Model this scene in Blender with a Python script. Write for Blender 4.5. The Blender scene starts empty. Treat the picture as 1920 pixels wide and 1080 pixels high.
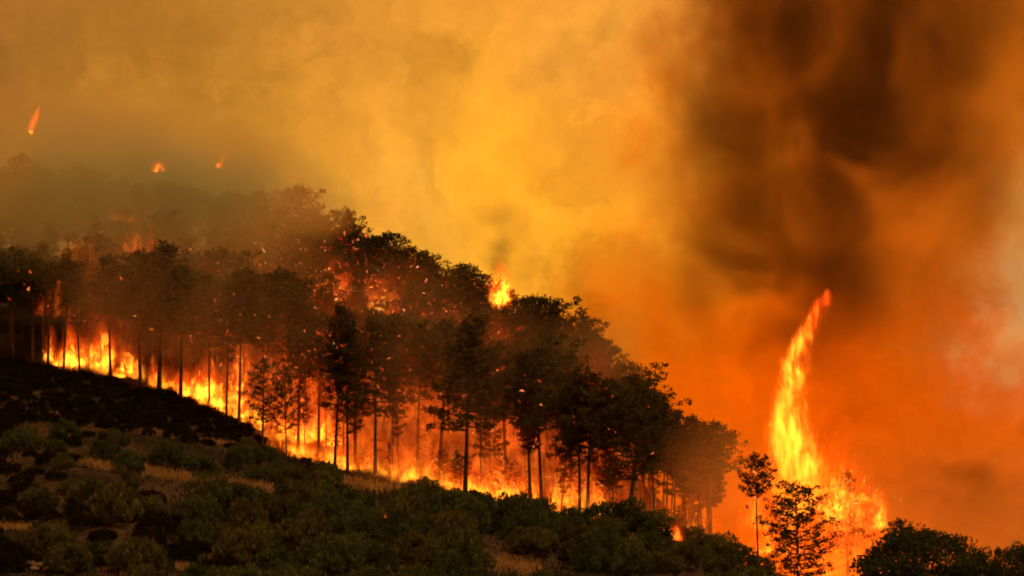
import bpy, math, random
import numpy as np
from mathutils import Vector, Matrix, Quaternion

random.seed(7)
RNG = np.random.default_rng(11)
scene = bpy.context.scene
C = scene.collection

# ------------------------------------------------------------------ camera
F_PX = 5444.0                      # focal length in photo pixels (20 degrees across)
PITCH = math.atan(570.0 / F_PX)    # horizon lies just under the frame
CAM_Z = 1.7
cam_d = bpy.data.cameras.new('camera')
cam_d.sensor_width = 36.0
cam_d.lens = 36.0 * F_PX / 1920.0
cam_d.clip_start = 0.5
cam_d.clip_end = 20000.0
cam = bpy.data.objects.new('camera', cam_d)
C.objects.link(cam)
cam.location = (0, 0, CAM_Z)
cam.rotation_euler = (math.pi / 2 + PITCH, 0, 0)
scene.camera = cam


def at(u, v, d):
    """World point seen at photo pixel (u, v) at distance d along Y."""
    a = (u - 960.0) / F_PX
    b = (540.0 - v) / F_PX
    y = math.cos(PITCH) - math.sin(PITCH) * b
    z = math.sin(PITCH) + math.cos(PITCH) * b
    s = d / y
    return Vector((a * s, d, CAM_Z + z * s))


# ------------------------------------------------------------------ node helpers
class NT:
    def __init__(self, tree):
        self.t = tree
        tree.nodes.clear()

    def n(self, typ, ins=None, **kw):
        nd = self.t.nodes.new(typ)
        for k, v in kw.items():
            setattr(nd, k, v)
        for k, v in (ins or {}).items():
            s = nd.inputs[k]
            if hasattr(v, 'is_output') or isinstance(v, bpy.types.NodeSocket):
                self.t.links.new(v, s)
            elif isinstance(v, bpy.types.Node):
                self.t.links.new(v.outputs[0], s)
            else:
                s.default_value = v
        return nd

    def m(self, op, a, b=None, c=None, clamp=False):
        ins = {0: a}
        if b is not None:
            ins[1] = b
        if c is not None:
            ins[2] = c
        return self.n('ShaderNodeMath', ins, operation=op, use_clamp=clamp).outputs[0]

    def v(self, op, a, b=None, scale=None):
        ins = {0: a}
        if b is not None:
            ins[1] = b
        nd = self.n('ShaderNodeVectorMath', ins, operation=op)
        if scale is not None:
            if isinstance(scale, bpy.types.NodeSocket):
                self.t.links.new(scale, nd.inputs['Scale'])
            else:
                nd.inputs['Scale'].default_value = scale
        return nd.outputs['Value'] if op in ('LENGTH', 'DISTANCE', 'DOT_PRODUCT') else nd.outputs[0]

    def noise(self, vec, scale=1.0, detail=2.0, rough=0.55, dist=0.0):
        return self.n('ShaderNodeTexNoise', {'Vector': vec, 'Scale': scale, 'Detail': detail,
                                             'Roughness': rough, 'Distortion': dist})

    def ramp(self, fac, stops, interp='LINEAR'):
        nd = self.n('ShaderNodeValToRGB', {'Fac': fac})
        cr = nd.color_ramp
        cr.interpolation = interp
        while len(cr.elements) > 1:
            cr.elements.remove(cr.elements[-1])
        cr.elements[0].position = stops[0][0]
        cr.elements[0].color = (*stops[0][1], 1)
        for p, c in stops[1:]:
            e = cr.elements.new(p)
            e.color = (*c, 1)
        return nd.outputs[0]

    def mix(self, fac, a, b):
        nd = self.n('ShaderNodeMix', data_type='RGBA')
        for k, v in ((0, fac), (6, a), (7, b)):
            if isinstance(v, bpy.types.NodeSocket):
                self.t.links.new(v, nd.inputs[k])
            else:
                nd.inputs[k].default_value = v if k == 0 else (*v, 1)
        return nd.outputs[2]

    def smooth(self, x, lo, hi):
        nd = self.n('ShaderNodeMapRange', {'Value': x, 'From Min': lo, 'From Max': hi}, interpolation_type='SMOOTHSTEP')
        return nd.outputs[0]


def srgb(r, g, b):
    f = lambda c: (c / 255 / 12.92) if c / 255 <= 0.04045 else ((c / 255 + 0.055) / 1.055) ** 2.4
    return (f(r), f(g), f(b))


# ------------------------------------------------------------------ world: the sky is the glowing smoke pall
world = bpy.data.worlds.new('World')
scene.world = world
world.use_nodes = True
w = NT(world.node_tree)
tc = w.n('ShaderNodeTexCoord')
dirv = tc.outputs['Generated']
n1 = w.noise(dirv, 26.0, 6.0, 0.6)
n2 = w.noise(dirv, 7.0, 2.0, 0.5)
off = w.v('ADD', w.v('SCALE', w.v('SUBTRACT', n1.outputs['Color'], (0.5, 0.5, 0.5)), scale=0.075),
          w.v('SCALE', w.v('SUBTRACT', n2.outputs['Color'], (0.5, 0.5, 0.5)), scale=0.10))
wdir = w.v('ADD', dirv, off)
SKY = [  # u, v, radius px, colour (display values of the smoke there)
    (60, 60, 330, (158, 100, 38)), (330, 120, 260, (185, 120, 38)), (620, 60, 300, (222, 145, 50)),
    (120, 330, 240, (140, 92, 30)), (430, 260, 200, (196, 128, 34)), (900, 60, 220, (214, 138, 48)),
    (720, 300, 200, (246, 164, 52)), (960, 300, 200, (255, 172, 34)), (930, 440, 170, (255, 174, 46)),
    (760, 390, 90, (255, 184, 66)), (1080, 480, 150, (246, 156, 34)), (1150, 130, 120, (250, 168, 66)), (1170, 300, 130, (250, 160, 50)),
    (1060, 60, 150, (222, 140, 40)), (1130, 660, 150, (200, 98, 4)), (1250, 800, 160, (190, 76, 0)),
    (1300, 420, 170, (206, 98, 4)), (1400, 720, 170, (244, 92, 0)), (1560, 850, 210, (244, 88, 0)),
    (1750, 720, 220, (212, 80, 0)), (1940, 480, 110, (204, 158, 96)), (1900, 580, 60, (206, 146, 80)), (1920, 350, 80, (206, 136, 50)),
    (1780, 430, 130, (180, 88, 12)), (1880, 200, 170, (176, 88, 12)), (1910, 60, 120, (176, 88, 14)),
    (1820, 930, 170, (180, 88, 22)), (1560, 260, 260, (190, 86, 10)),
]
num = None
den = None
for (u, v, r, col) in SKY:
    d = (at(u, v, 100) - Vector((0, 0, CAM_Z))).normalized()
    dist = w.v('DISTANCE', wdir, tuple(d))
    q = w.m('DIVIDE', dist, r / F_PX)
    wt = w.m('EXPONENT', w.m('MULTIPLY', w.m('MULTIPLY', q, q), -1.0))
    cv = w.v('SCALE', srgb(*col), scale=wt)
    num = cv if num is None else w.v('ADD', num, cv)
    den = wt if den is None else w.m('ADD', den, wt)
base = srgb(200, 118, 34)                       # the rest of the pall
num = w.v('ADD', num, tuple(c * 0.004 for c in base))
den = w.m('ADD', den, 0.004)
col = w.v('SCALE', num, scale=w.m('DIVIDE', 1.0, den))
n3 = w.noise(w.v('ADD', dirv, off), 20.0, 8.0, 0.58, 0.6)
gain = w.m('ADD', 0.50, w.m('MULTIPLY', n3.outputs[0], 1.24))
bg = w.n('ShaderNodeBackground', {'Color': w.v('SCALE', col, scale=gain), 'Strength': 1.0})
w.n('ShaderNodeOutputWorld', {'Surface': bg})
world.cycles.sampling_method = 'MANUAL'
world.cycles.sample_map_resolution = 512

# ------------------------------------------------------------------ sun, dim and red behind the smoke
sun_d = bpy.data.lights.new('sun', 'SUN')
sun_d.energy = 2.1
sun_d.angle = math.radians(22)
sun_d.color = (1.0, 0.82, 0.48)
sun = bpy.data.objects.new('sun', sun_d)
C.objects.link(sun)
sun.rotation_euler = (math.radians(24), 0, math.radians(60))

# ------------------------------------------------------------------ exposure and render settings
scene.view_settings.view_transform = 'Standard'
scene.view_settings.look = 'None'
scene.view_settings.exposure = 0.0
scene.view_settings.gamma = 1.0
scene.view_settings.use_curve_mapping = False
cy = scene.cycles
cy.use_adaptive_sampling = True
cy.adaptive_threshold = 0.04
cy.adaptive_min_samples = 12
cy.use_denoising = True
cy.max_bounces = 3
cy.diffuse_bounces = 2
cy.glossy_bounces = 1
cy.transmission_bounces = 2
cy.volume_bounces = 1
cy.transparent_max_bounces = 96
cy.volume_step_rate = 1.0
cy.volume_max_steps = 128
cy.sample_clamp_indirect = 4.0
cy.filter_width = 2.0


# ------------------------------------------------------------------ object helpers
def mesh(name, verts, faces, mat=None, smooth=False):
    me = bpy.data.meshes.new(name)
    verts = np.asarray(verts, dtype=np.float32)
    if isinstance(faces, np.ndarray):
        n, k = faces.shape
        me.vertices.add(len(verts))
        me.vertices.foreach_set('co', verts.ravel())
        me.loops.add(n * k)
        me.loops.foreach_set('vertex_index', faces.ravel().astype(np.int32))
        me.polygons.add(n)
        me.polygons.foreach_set('loop_start', np.arange(0, n * k, k, dtype=np.int32))
        me.polygons.foreach_set('loop_total', np.full(n, k, dtype=np.int32))
        me.update(calc_edges=True)
    else:
        me.from_pydata(verts.tolist(), [], faces)
        me.update()
    if smooth:
        me.polygons.foreach_set('use_smooth', np.ones(len(me.polygons), dtype=bool))
    if mat is not None:
        me.materials.append(mat)
    return me


def link(name, data, parent=None, label=None, cat=None, group=None, kind=None):
    o = bpy.data.objects.new(name, data)
    C.objects.link(o)
    if parent is not None:
        o.parent = parent
    for k, v in (('label', label), ('category', cat), ('group', group), ('kind', kind)):
        if v:
            o[k] = v
    return o


class Geo:
    """Collects tubes and faces of mixed size."""
    def __init__(self):
        self.v, self.f = [], []

    def tube(self, pts, radii, sides=6, cap=True):
        b = len(self.v)
        n = len(pts)
        for i, p in enumerate(pts):
            t = (pts[min(i + 1, n - 1)] - pts[max(i - 1, 0)]).normalized()
            a = t.orthogonal().normalized() if abs(t.z) < 0.9 else Vector((1, 0, 0)).cross(t).normalized()
            c = t.cross(a)
            for k in range(sides):
                an = 2 * math.pi * k / sides
                self.v.append(p + (a * math.cos(an) + c * math.sin(an)) * radii[i])
        for i in range(n - 1):
            for k in range(sides):
                k2 = (k + 1) % sides
                self.f.append((b + i * sides + k, b + i * sides + k2, b + (i + 1) * sides + k2, b + (i + 1) * sides + k))
        if cap:
            self.f.append(tuple(b + k for k in range(sides))[::-1])
            self.f.append(tuple(b + (n - 1) * sides + k for k in range(sides)))

    def mesh(self, name, mat, smooth=True):
        return mesh(name, [tuple(p) for p in self.v], self.f, mat, smooth)


# ------------------------------------------------------------------ surface materials
def new_mat(name):
    m = bpy.data.materials.new(name)
    m.use_nodes = True
    return m, NT(m.node_tree)


def foliage_mat(name, c1, c2, c3, transl=0.25):
    m, t = new_mat(name)
    pos = t.n('ShaderNodeNewGeometry').outputs['Position']
    isl = t.n('ShaderNodeNewGeometry').outputs['Random Per Island']
    rnd = t.n('ShaderNodeObjectInfo').outputs['Random']
    nz = t.noise(pos, 0.7, 3.0).outputs[0]
    c = t.mix(t.smooth(nz, 0.35, 0.65), c1, c2)
    c = t.mix(t.m('MULTIPLY', t.m('MULTIPLY', isl, rnd), 0.9), c, c3)
    d = t.n('ShaderNodeBsdfDiffuse', {'Color': c, 'Roughness': 0.6})
    tr = t.n('ShaderNodeBsdfTranslucent', {'Color': c})
    s = t.n('ShaderNodeMixShader', {0: transl, 1: d, 2: tr})
    t.n('ShaderNodeOutputMaterial', {'Surface': s})
    return m


def bark_mat():
    m, t = new_mat('charred_bark')
    pos = t.n('ShaderNodeNewGeometry').outputs['Position']
    st = t.v('MULTIPLY', pos, (6.0, 6.0, 1.2))
    nz = t.noise(st, 1.0, 4.0).outputs[0]
    c = t.ramp(nz, [(0.3, (0.018, 0.012, 0.008)), (0.55, (0.05, 0.032, 0.02)), (0.8, (0.11, 0.07, 0.045))])
    bmp = t.n('ShaderNodeBump', {'Height': nz, 'Strength': 0.6, 'Distance': 0.05})
    b = t.n('ShaderNodeBsdfPrincipled', {'Base Color': c, 'Roughness': 0.9, 'Normal': bmp})
    t.n('ShaderNodeOutputMaterial', {'Surface': b})
    return m


M_PINE = foliage_mat('pine_needles', (0.038, 0.042, 0.012), (0.058, 0.052, 0.016), (0.09, 0.055, 0.018))
M_OAK = foliage_mat('oak_leaves', (0.03, 0.042, 0.012), (0.05, 0.062, 0.018), (0.07, 0.075, 0.02))
M_SHRUB = foliage_mat('shrub_leaves', (0.026, 0.036, 0.012), (0.07, 0.095, 0.026), (0.12, 0.135, 0.04))
M_BROOM = foliage_mat('broom_twigs', (0.04, 0.042, 0.014), (0.10, 0.105, 0.03), (0.15, 0.12, 0.045))
M_BRUSH = foliage_mat('dark_brush', (0.012, 0.010, 0.006), (0.022, 0.016, 0.008), (0.03, 0.022, 0.01))  # near-black leaves: shade of the left slope put into their colour
M_GRASS = foliage_mat('dry_grass', (0.34, 0.20, 0.07), (0.46, 0.29, 0.11), (0.52, 0.36, 0.16), 0.35)
M_SCORCH_FIRELIT = foliage_mat('scorched_firelit_needles', (0.055, 0.024, 0.008), (0.10, 0.04, 0.012), (0.15, 0.055, 0.016), 0.3)  # scorch brown, with the red firelight on the crowns put into the colour
M_BARK = bark_mat()

# ------------------------------------------------------------------ terrain
LINE = [  # u, v, distance of the fire line at the foot of the pines
    (-500, 640, 256), (-200, 655, 252), (0, 672, 248), (100, 690, 246), (200, 706, 244), (300, 730, 242), (430, 782, 238),
    (530, 856, 232), (640, 888, 228), (740, 908, 226), (870, 932, 224), (1000, 962, 222), (1200, 990, 220), (1280, 1018, 218),
    (1400, 1075, 216), (1550, 1108, 216), (1800, 1116, 216), (2400, 1120, 216)]
RIDGE = [  # u, v of the ground under the crest trees, all 292 m away
    (-600, 470), (-200, 455), (200, 480), (400, 500), (600, 572), (730, 622), (880, 690), (1000, 735), (1100, 790), (1200, 905),
    (1270, 975), (1340, 1045), (1420, 1095), (1600, 1112), (2400, 1118)]
lp = [at(*p) for p in LINE]
LX, LY, LZ = ([p[i] for p in lp] for i in range(3))
rp = [at(u, v, 292) for u, v in RIDGE]
RX, RZ = [p.x for p in rp], [p.z for p in rp]


def line_y(x):
    return np.interp(x, LX, LY)


def raw_h(X, Y):
    yf, zf, zr = np.interp(X, LX, LY), np.interp(X, LX, LZ), np.interp(X, RX, RZ)
    y0 = 176.0
    t = np.clip((Y - y0) / (yf - y0), 0, 1)
    front = zf * (0.9 * t + 0.25 * t * (1 - t) * (t - 0.35) + 0.1 * t * t)
    s = np.clip((Y - yf) / (292 - yf), 0, 1)
    back = zf + (zr - zf) * s
    far = zr * (1 - np.clip((Y - 292) / 130, 0, 1) ** 1.0)
    h = np.where(Y < yf, front, np.where(Y < 292, back, far))
    return h


GX0, GY0, GS = -150.0, 120.0, 1.0
gx = np.arange(GX0, 151, GS)
gy = np.arange(GY0, 431, GS)
GXX, GYY = np.meshgrid(gx, gy, indexing='ij')
HG = raw_h(GXX, GYY)
ker = np.exp(-0.5 * (np.arange(-6, 7) / 1.8) ** 2)
ker /= ker.sum()
pad = np.pad(HG, 6, mode='edge')
pad = np.apply_along_axis(lambda a: np.convolve(a, ker, 'valid'), 0, pad)
HG = np.apply_along_axis(lambda a: np.convolve(a, ker, 'valid'), 1, pad)


def lumps(X, Y):
    return (0.35 * np.sin(X * 0.31 + 1.3 * np.sin(Y * 0.17)) * np.sin(Y * 0.27 + 0.8 * np.sin(X * 0.21 + 1.0))
            + 0.14 * np.sin(X * 0.9 + 1.1 * np.sin(Y * 0.7)) * np.sin(Y * 0.8 + 2.0))


HG = HG + lumps(GXX, GYY) * np.clip(HG / 3.0, 0, 1)


def H(x, y):
    i = min(max((x - GX0) / GS, 0), len(gx) - 1.001)
    j = min(max((y - GY0) / GS, 0), len(gy) - 1.001)
    a, b = int(i), int(j)
    fa, fb = i - a, j - b
    return float(HG[a, b] * (1 - fa) * (1 - fb) + HG[a + 1, b] * fa * (1 - fb) + HG[a, b + 1] * (1 - fa) * fb + HG[a + 1, b + 1] * fa * fb)


def hit(u, v, near=150.0, far=330.0):
    """Ground point that photo pixel (u, v) looks at."""
    d = near
    while d < far:
        p = at(u, v, d)
        if H(p.x, p.y) >= p.z:
            return Vector((p.x, p.y, H(p.x, p.y)))
        d += 0.25
    return None


def px(p):
    """Photo pixel of a world point."""
    x, y, z = p[0], p[1], p[2] - CAM_Z
    f = y * math.cos(PITCH) + z * math.sin(PITCH)
    up = -y * math.sin(PITCH) + z * math.cos(PITCH)
    return 960 + F_PX * x / f, 540 - F_PX * up / f


def ground_mat():
    m, t = new_mat('hillside_soil')
    pos = t.n('ShaderNodeNewGeometry').outputs['Position']
    n1 = t.noise(pos, 0.16, 4.0).outputs[0]
    n2 = t.noise(pos, 1.7, 5.0, 0.65).outputs[0]
    n3 = t.noise(pos, 9.0, 3.0, 0.6).outputs[0]
    soil = t.mix(n2, (0.03, 0.017, 0.009), (0.10, 0.058, 0.028))
    litter = t.mix(n3, (0.014, 0.012, 0.006), (0.04, 0.03, 0.012))
    c = t.mix(t.smooth(n1, 0.42, 0.58), litter, soil)
    bmp = t.n('ShaderNodeBump', {'Height': t.m('ADD', n2, t.m('MULTIPLY', n3, 0.4)), 'Strength': 0.8, 'Distance': 0.25})
    b = t.n('ShaderNodeBsdfDiffuse', {'Color': c, 'Roughness': 0.9, 'Normal': bmp})
    t.n('ShaderNodeOutputMaterial', {'Surface': b})
    return m


outer = [-9000, -4000, -1800, -900, -500, -300, -200]
xs = np.array(outer + list(gx) + [-o for o in outer[::-1]])
ys = np.array([-6000, -2500, -1000, -400, -100, 0, 60, 95] + list(gy) + [480, 600, 900, 1600, 3500, 9000])
XX, YY = np.meshgrid(xs, ys, indexing='ij')
ZZ = np.zeros_like(XX)
ix, iy = len(outer), 8
ZZ[ix:ix + len(gx), iy:iy + len(gy)] = HG
for k in range(ix):                                    # the hill runs on to the left and dies away
    fade = max(0.0, 1 - (abs(xs[k]) - 150) / 500)
    ZZ[k, iy:iy + len(gy)] = HG[0] * fade
verts = np.stack([XX.ravel(), YY.ravel(), ZZ.ravel()], 1)
ny = len(ys)
ii, jj = np.meshgrid(np.arange(len(xs) - 1), np.arange(ny - 1), indexing='ij')
b0 = (ii * ny + jj).ravel()
link('hillside', mesh('hillside', verts, np.stack([b0, b0 + ny, b0 + ny + 1, b0 + 1], 1), ground_mat(), True), kind='structure',
     label='dark open hillside rising to the burning pine wood', cat='hillside')


# ------------------------------------------------------------------ leaf-like faces
def sprays(centres, outward, length, width, rng, jitter=0.6):
    """One narrow two-triangle blade (as a quad) per centre, pointing roughly outward."""
    n = len(centres)
    d = outward + rng.normal(0, jitter, (n, 3))
    d /= np.linalg.norm(d, axis=1, keepdims=True) + 1e-9
    r = rng.normal(0, 1, (n, 3))
    s = np.cross(d, r)
    s /= np.linalg.norm(s, axis=1, keepdims=True) + 1e-9
    L = length * rng.uniform(0.6, 1.3, (n, 1))
    W = width * rng.uniform(0.6, 1.3, (n, 1))
    v = np.stack([centres - d * L * 0.5, centres + s * W * 0.5, centres + d * L * 0.5, centres - s * W * 0.5], 1).reshape(-1, 3)
    f = np.arange(n * 4).reshape(n, 4)
    return v, f


def clump_points(c, r, n, rng, flat=0.6):
    p = rng.normal(0, 1, (n, 3))
    p /= np.linalg.norm(p, axis=1, keepdims=True)
    p *= rng.uniform(0.35, 1.0, (n, 1)) ** 0.6
    out = p.copy()
    out[:, 2] += 0.35
    return np.array(c) + p * np.array([r, r, r * flat]), out


def make_pine(seed, height=10.0, base=0.5, width=2.0, style='dome', dens=1.0, lean=0.0, rad=0.16):
    rnd = random.Random(seed)
    rng = np.random.default_rng(seed)
    wob = [rnd.uniform(-1, 1) for _ in range(4)]

    def axis(t):
        return Vector((lean * t * height + 0.12 * math.sin(t * 5 + wob[0] * 3) * t * wob[1],
                       0.12 * math.sin(t * 4 + wob[2] * 3) * t * wob[3], t * height))
    g = Geo()
    pts = [axis(i / 9) for i in range(10)]
    pts[0].z -= 0.5
    g.tube(pts, [rad * (1.25 if i == 0 else 1.0 - 0.85 * i / 9) for i in range(10)], 8)
    gl = g
    V, Fc, nb = [], [], 0
    n_l = int({'dome': 34, 'layers': 36, 'column': 40, 'sparse': 20, 'open': 26}[style] * dens)
    for i in range(n_l):
        q = (i + rnd.random() * 0.8) / n_l
        t = base + (0.985 - base) * q
        if style == 'dome':
            prof = math.sin(math.pi * min(1.0, 0.20 + 0.80 * q)) ** 0.7 * (1.0 if q < 0.7 else 1.1)
            up = 0.25 + 0.6 * q
        elif style == 'layers':
            prof = (1 - 0.75 * q) * (0.55 + 0.45 * abs(math.sin(q * 11)))
            up = 0.05 + 0.35 * q
        elif style == 'column':
            prof = 0.6 * math.sin(math.pi * (0.12 + 0.82 * q)) + 0.25 * (1 - q)
            up = 0.1 + 0.5 * q
        elif style == 'open':
            prof = math.sin(math.pi * (0.25 + 0.7 * q)) ** 0.6
            up = 0.35 + 0.5 * q
        else:
            prof = 0.8 * math.sin(math.pi * (0.15 + 0.75 * q))
            up = 0.2 + 0.5 * q
        L = max(0.35, width * prof * rnd.uniform(0.65, 1.18))
        an = i * 2.399 + rnd.uniform(-0.5, 0.5)
        d = Vector((math.cos(an), math.sin(an), 0))
        p0 = axis(t)
        p0 = p0 + Vector((0, 0, -0.1))
        pm = p0 + d * L * 0.55 + Vector((0, 0, L * up * 0.25))
        p1 = p0 + d * L + Vector((0, 0, L * up * 0.75))
        gl.tube([p0, pm, p1], [0.055 + 0.012 * L, 0.035, 0.012], 4, False)
        k = max(2, int(L * {'dome': 3.0, 'layers': 2.7, 'column': 2.8, 'sparse': 2.0, 'open': 2.2}[style]))
        for j in range(k):
            s = 0.32 + 0.72 * (j + rnd.random() * 0.7) / k
            a = p0.lerp(pm, s / 0.55) if s < 0.55 else pm.lerp(p1, (s - 0.55) / 0.45)
            side = Vector((-d.y, d.x, 0)) * rnd.uniform(-0.45, 0.45) * L * s
            c = a + side + Vector((0, 0, rnd.uniform(-0.05, 0.2)))
            r = rnd.uniform(0.26, 0.52)
            P, O = clump_points(c, r, int(rnd.uniform(18, 30)), rng, 0.62)
            vv, ff = sprays(P, O, 0.34, 0.11, rng)
            V.append(vv)
            Fc.append(ff + nb)
            nb += len(vv)
    P, O = clump_points(axis(1.0), 0.45, 40, rng, 0.9)
    vv, ff = sprays(P, O, 0.34, 0.11, rng)
    V.append(vv)
    Fc.append(ff + nb)
    if style in ('column', 'layers', 'sparse'):           # dead lower branches
        for i in range(10):
            t = base * rnd.uniform(0.35, 1.0)
            an = rnd.uniform(0, 6.28)
            L = rnd.uniform(0.4, 1.3)
            p0 = axis(t)
            d = Vector((math.cos(an), math.sin(an), rnd.uniform(-0.25, 0.2)))
            gl.tube([p0, p0 + d * L * 0.5, p0 + d * L + Vector((0, 0, rnd.uniform(-.1, .15)))], [0.03, 0.02, 0.006], 3, False)
    trunk = g.mesh('trunk', M_BARK)
    crown = mesh('crown', np.concatenate(V), np.concatenate(Fc), M_PINE)
    return dict(trunk=trunk, crown=crown, height=height, width=width, base=base, style=style)


def make_round_tree(seed, height, width, mat, trunk_h, n_cl=150, leaf=0.22):
    rnd = random.Random(seed)
    rng = np.random.default_rng(seed)
    g = Geo()
    g.tube([Vector((0, 0, -0.4)), Vector((0.05, 0, trunk_h * 0.6)), Vector((0, 0.05, trunk_h * 1.3))], [0.3, 0.22, 0.16], 8)
    gl = g
    V, Fc, nb = [], [], 0
    cz = trunk_h + (height - trunk_h) * 0.5
    rz = (height - trunk_h) * 0.5
    for i in range(n_cl):
        p = Vector(rng.normal(0, 1, 3)).normalized()
        k = rnd.uniform(0.6, 1.0) ** 0.5 * (1 + 0.09 * math.sin(3.1 * p.x + seed) * math.cos(2.7 * p.z + 2 * p.y))
        c = Vector((p.x * width * 0.5 * k, p.y * width * 0.5 * k, cz + p.z * rz * k * (1.0 if p.z > 0 else 0.75)))
        if i % 6 == 0:
            s = Vector((0, 0, trunk_h * 1.1))
            gl.tube([s, s.lerp(c, 0.5) + Vector((0, 0, 0.3)), c], [0.09, 0.05, 0.015], 4, False)
        P, O = clump_points(c, rnd.uniform(0.4, 0.75), 60, rng, 0.75)
        vv, ff = sprays(P, O, leaf, leaf * 0.6, rng, 0.8)
        V.append(vv)
        Fc.append(ff + nb)
        nb += len(vv)
    return dict(trunk=g.mesh('trunk', M_BARK), crown=mesh('crown', np.concatenate(V), np.concatenate(Fc), mat),
                height=height, width=width, base=trunk_h / height, style='oak')


TREES = []


LOOK = {'dome': 'round crowned', 'layers': 'flat branched', 'column': 'narrow crowned', 'sparse': 'thin crowned', 'open': 'bushy', 'oak': 'round'}


def plant(proto, x, y, scale, rot, label, group=None, name='pine_tree', cat='tree', wide=1.0, z=None):
    o = link(name, None, None, label, cat, group)
    o.empty_display_size = 0.3
    o.location = (x, y, H(x, y) if z is None else z)
    o.rotation_euler = (random.gauss(0, 0.03), random.gauss(0, 0.04), rot)
    o.scale = (scale * wide, scale * wide, scale)
    for part in ('trunk', 'crown'):
        link(part, proto[part], o)
    TREES.append((o, proto, scale, wide))
    return o


PINES = {
    'dome': [make_pine(s, 10, b, 2.5, 'dome', rad=0.13) for s, b in ((1, 0.55), (2, 0.5), (3, 0.36))],
    'layers': [make_pine(s, 10, b, 2.4, 'layers', rad=0.12) for s, b in ((4, 0.42), (5, 0.38))],
    'column': [make_pine(s, 10, b, 1.9, 'column', rad=0.12) for s, b in ((6, 0.55), (7, 0.5), (8, 0.3))],
    'sparse': [make_pine(s, 10, 0.45, 1.7, 'sparse', rad=0.12) for s in (9, 10)],
    'open': [make_pine(s, 10, 0.25, 3.0, 'open', rad=0.16) for s in (11, 12)],
}
SCORCHED_FIRELIT = []
for pr in PINES['dome'] + PINES['column'] + PINES['layers'] + PINES['sparse']:
    q = dict(pr)
    q['crown'] = pr['crown'].copy()
    q['crown'].materials[0] = M_SCORCH_FIRELIT
    q['scorched'] = True
    SCORCHED_FIRELIT.append(q)
ALLP = PINES['dome'] + PINES['column'] + PINES['layers'][:1]

# ---- pines rooted along the fire line: u, top row, kind, thickness, metres behind the line
FRONT = [
    (-22, 470, 'dome', 1.2, -0.5), (22, 462, 'dome', 1.3, 0.5), (58, 480, 'column', 1.3, -0.6), (88, 490, 'dome', 1.2, 0.4),
    (118, 470, 'column', 1.1, -0.6), (148, 500, 'sparse', 1.0, -0.8), (206, 480, 'column', 1.2, -0.7), (262, 470, 'dome', 1.15, -0.4),
    (297, 455, 'column', 1.5, -1.0), (338, 500, 'dome', 1.3, -0.8), (392, 520, 'column', 1.0, 0.5), (424, 540, 'sparse', 0.9, -0.4),
    (448, 520, 'dome', 1.0, 0.6), (560, 560, 'column', 1.0, 2.5), (598, 590, 'dome', 1.05, 3.0), (628, 570, 'column', 0.9, -0.8),
    (652, 600, 'layers', 0.95, -0.4), (704, 590, 'layers', 1.0, 1.0), (742, 590, 'dome', 1.0, 5.0), (782, 610, 'column', 1.1, 4.0),
    (824, 600, 'dome', 1.1, 4.5), (872, 596, 'layers', 1.25, -0.5), (905, 650, 'dome', 1.0, 4.0), (950, 640, 'dome', 1.05, 5.0),
    (996, 660, 'column', 1.0, 1.0), (1017, 655, 'dome', 1.1, 1.6), (1086, 690, 'layers', 1.05, 0.4), (1100, 700, 'dome', 1.15, 0.9),
    (1140, 716, 'dome', 1.05, 3.0), (1226, 772, 'column', 1.0, 1.5), (1262, 800, 'layers', 0.95, 3.0), (1290, 780, 'dome', 1.1, 6.0),
    (1322, 790, 'dome', 1.0, 9.0)]
k = 0
for (u, vt, kind, wide, back) in FRONT:
    d = float(np.interp(u, [p[0] for p in LINE], [p[2] for p in LINE])) + back
    x = (u - 960) / F_PX * d * 1.0015
    x = at(u, 800, d).x
    z = H(x, d)
    top = at(u, vt, d).z
    s = (top - z) / 10.2
    pr = PINES[kind][k % 2]
    k += 1
    lk = LOOK[kind]
    if u < 460:
        lab, grp = f'{lk} pine with black trunk before yellow flames above the dark bank', 'pines at the high end of the fire line'
    elif u < 860:
        lab, grp = f'{lk} slim pine in the red fire at the middle of the fire line', 'pines in the red middle of the fire line'
    else:
        lab, grp = f'{lk} pine rising from orange fire right behind the green scrub', 'pines at the low end of the fire line'
    if u == 872:
        lab, grp = 'tallest pine of the lower fire line with long flat side branches', None
    plant(pr, x, d, s, random.uniform(0, 6.28), lab, grp, wide=wide * 1.0)
# two with a look of their own
lean = make_pine(31, 10, 0.40, 2.3, 'layers', lean=0.09, rad=0.24)
d = 219.0
x = at(1176, 800, d).x
plant(lean, x, d, (at(1200, 762, d).z - H(x, d)) / 10.2, 0.0, 'leaning pine with bare black trunk at the low end of the fire line', wide=1.15)
small = make_pine(33, 10, 0.30, 3.0, 'open')
d = 231.5
x = at(492, 800, d).x
plant(small, x, d, (at(492, 676, d).z - H(x, d)) / 10.0, 1.0, 'short bushy young pine against the red fire at the edge of the bank', wide=1.0)
d = 230.5
x = at(538, 800, d).x
plant(small, x, d, (at(538, 690, d).z - H(x, d)) / 10.0, 2.4, 'thin young pine beside the short bushy one at the edge of the bank', wide=0.55)

# ---- pines filling the slope up to the crest
placed = [(o.location.x, o.location.y) for o, *_ in TREES]


def free(x, y, r):
    return all((x - a) ** 2 + (y - b) ** 2 > r * r for a, b in placed)


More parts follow.
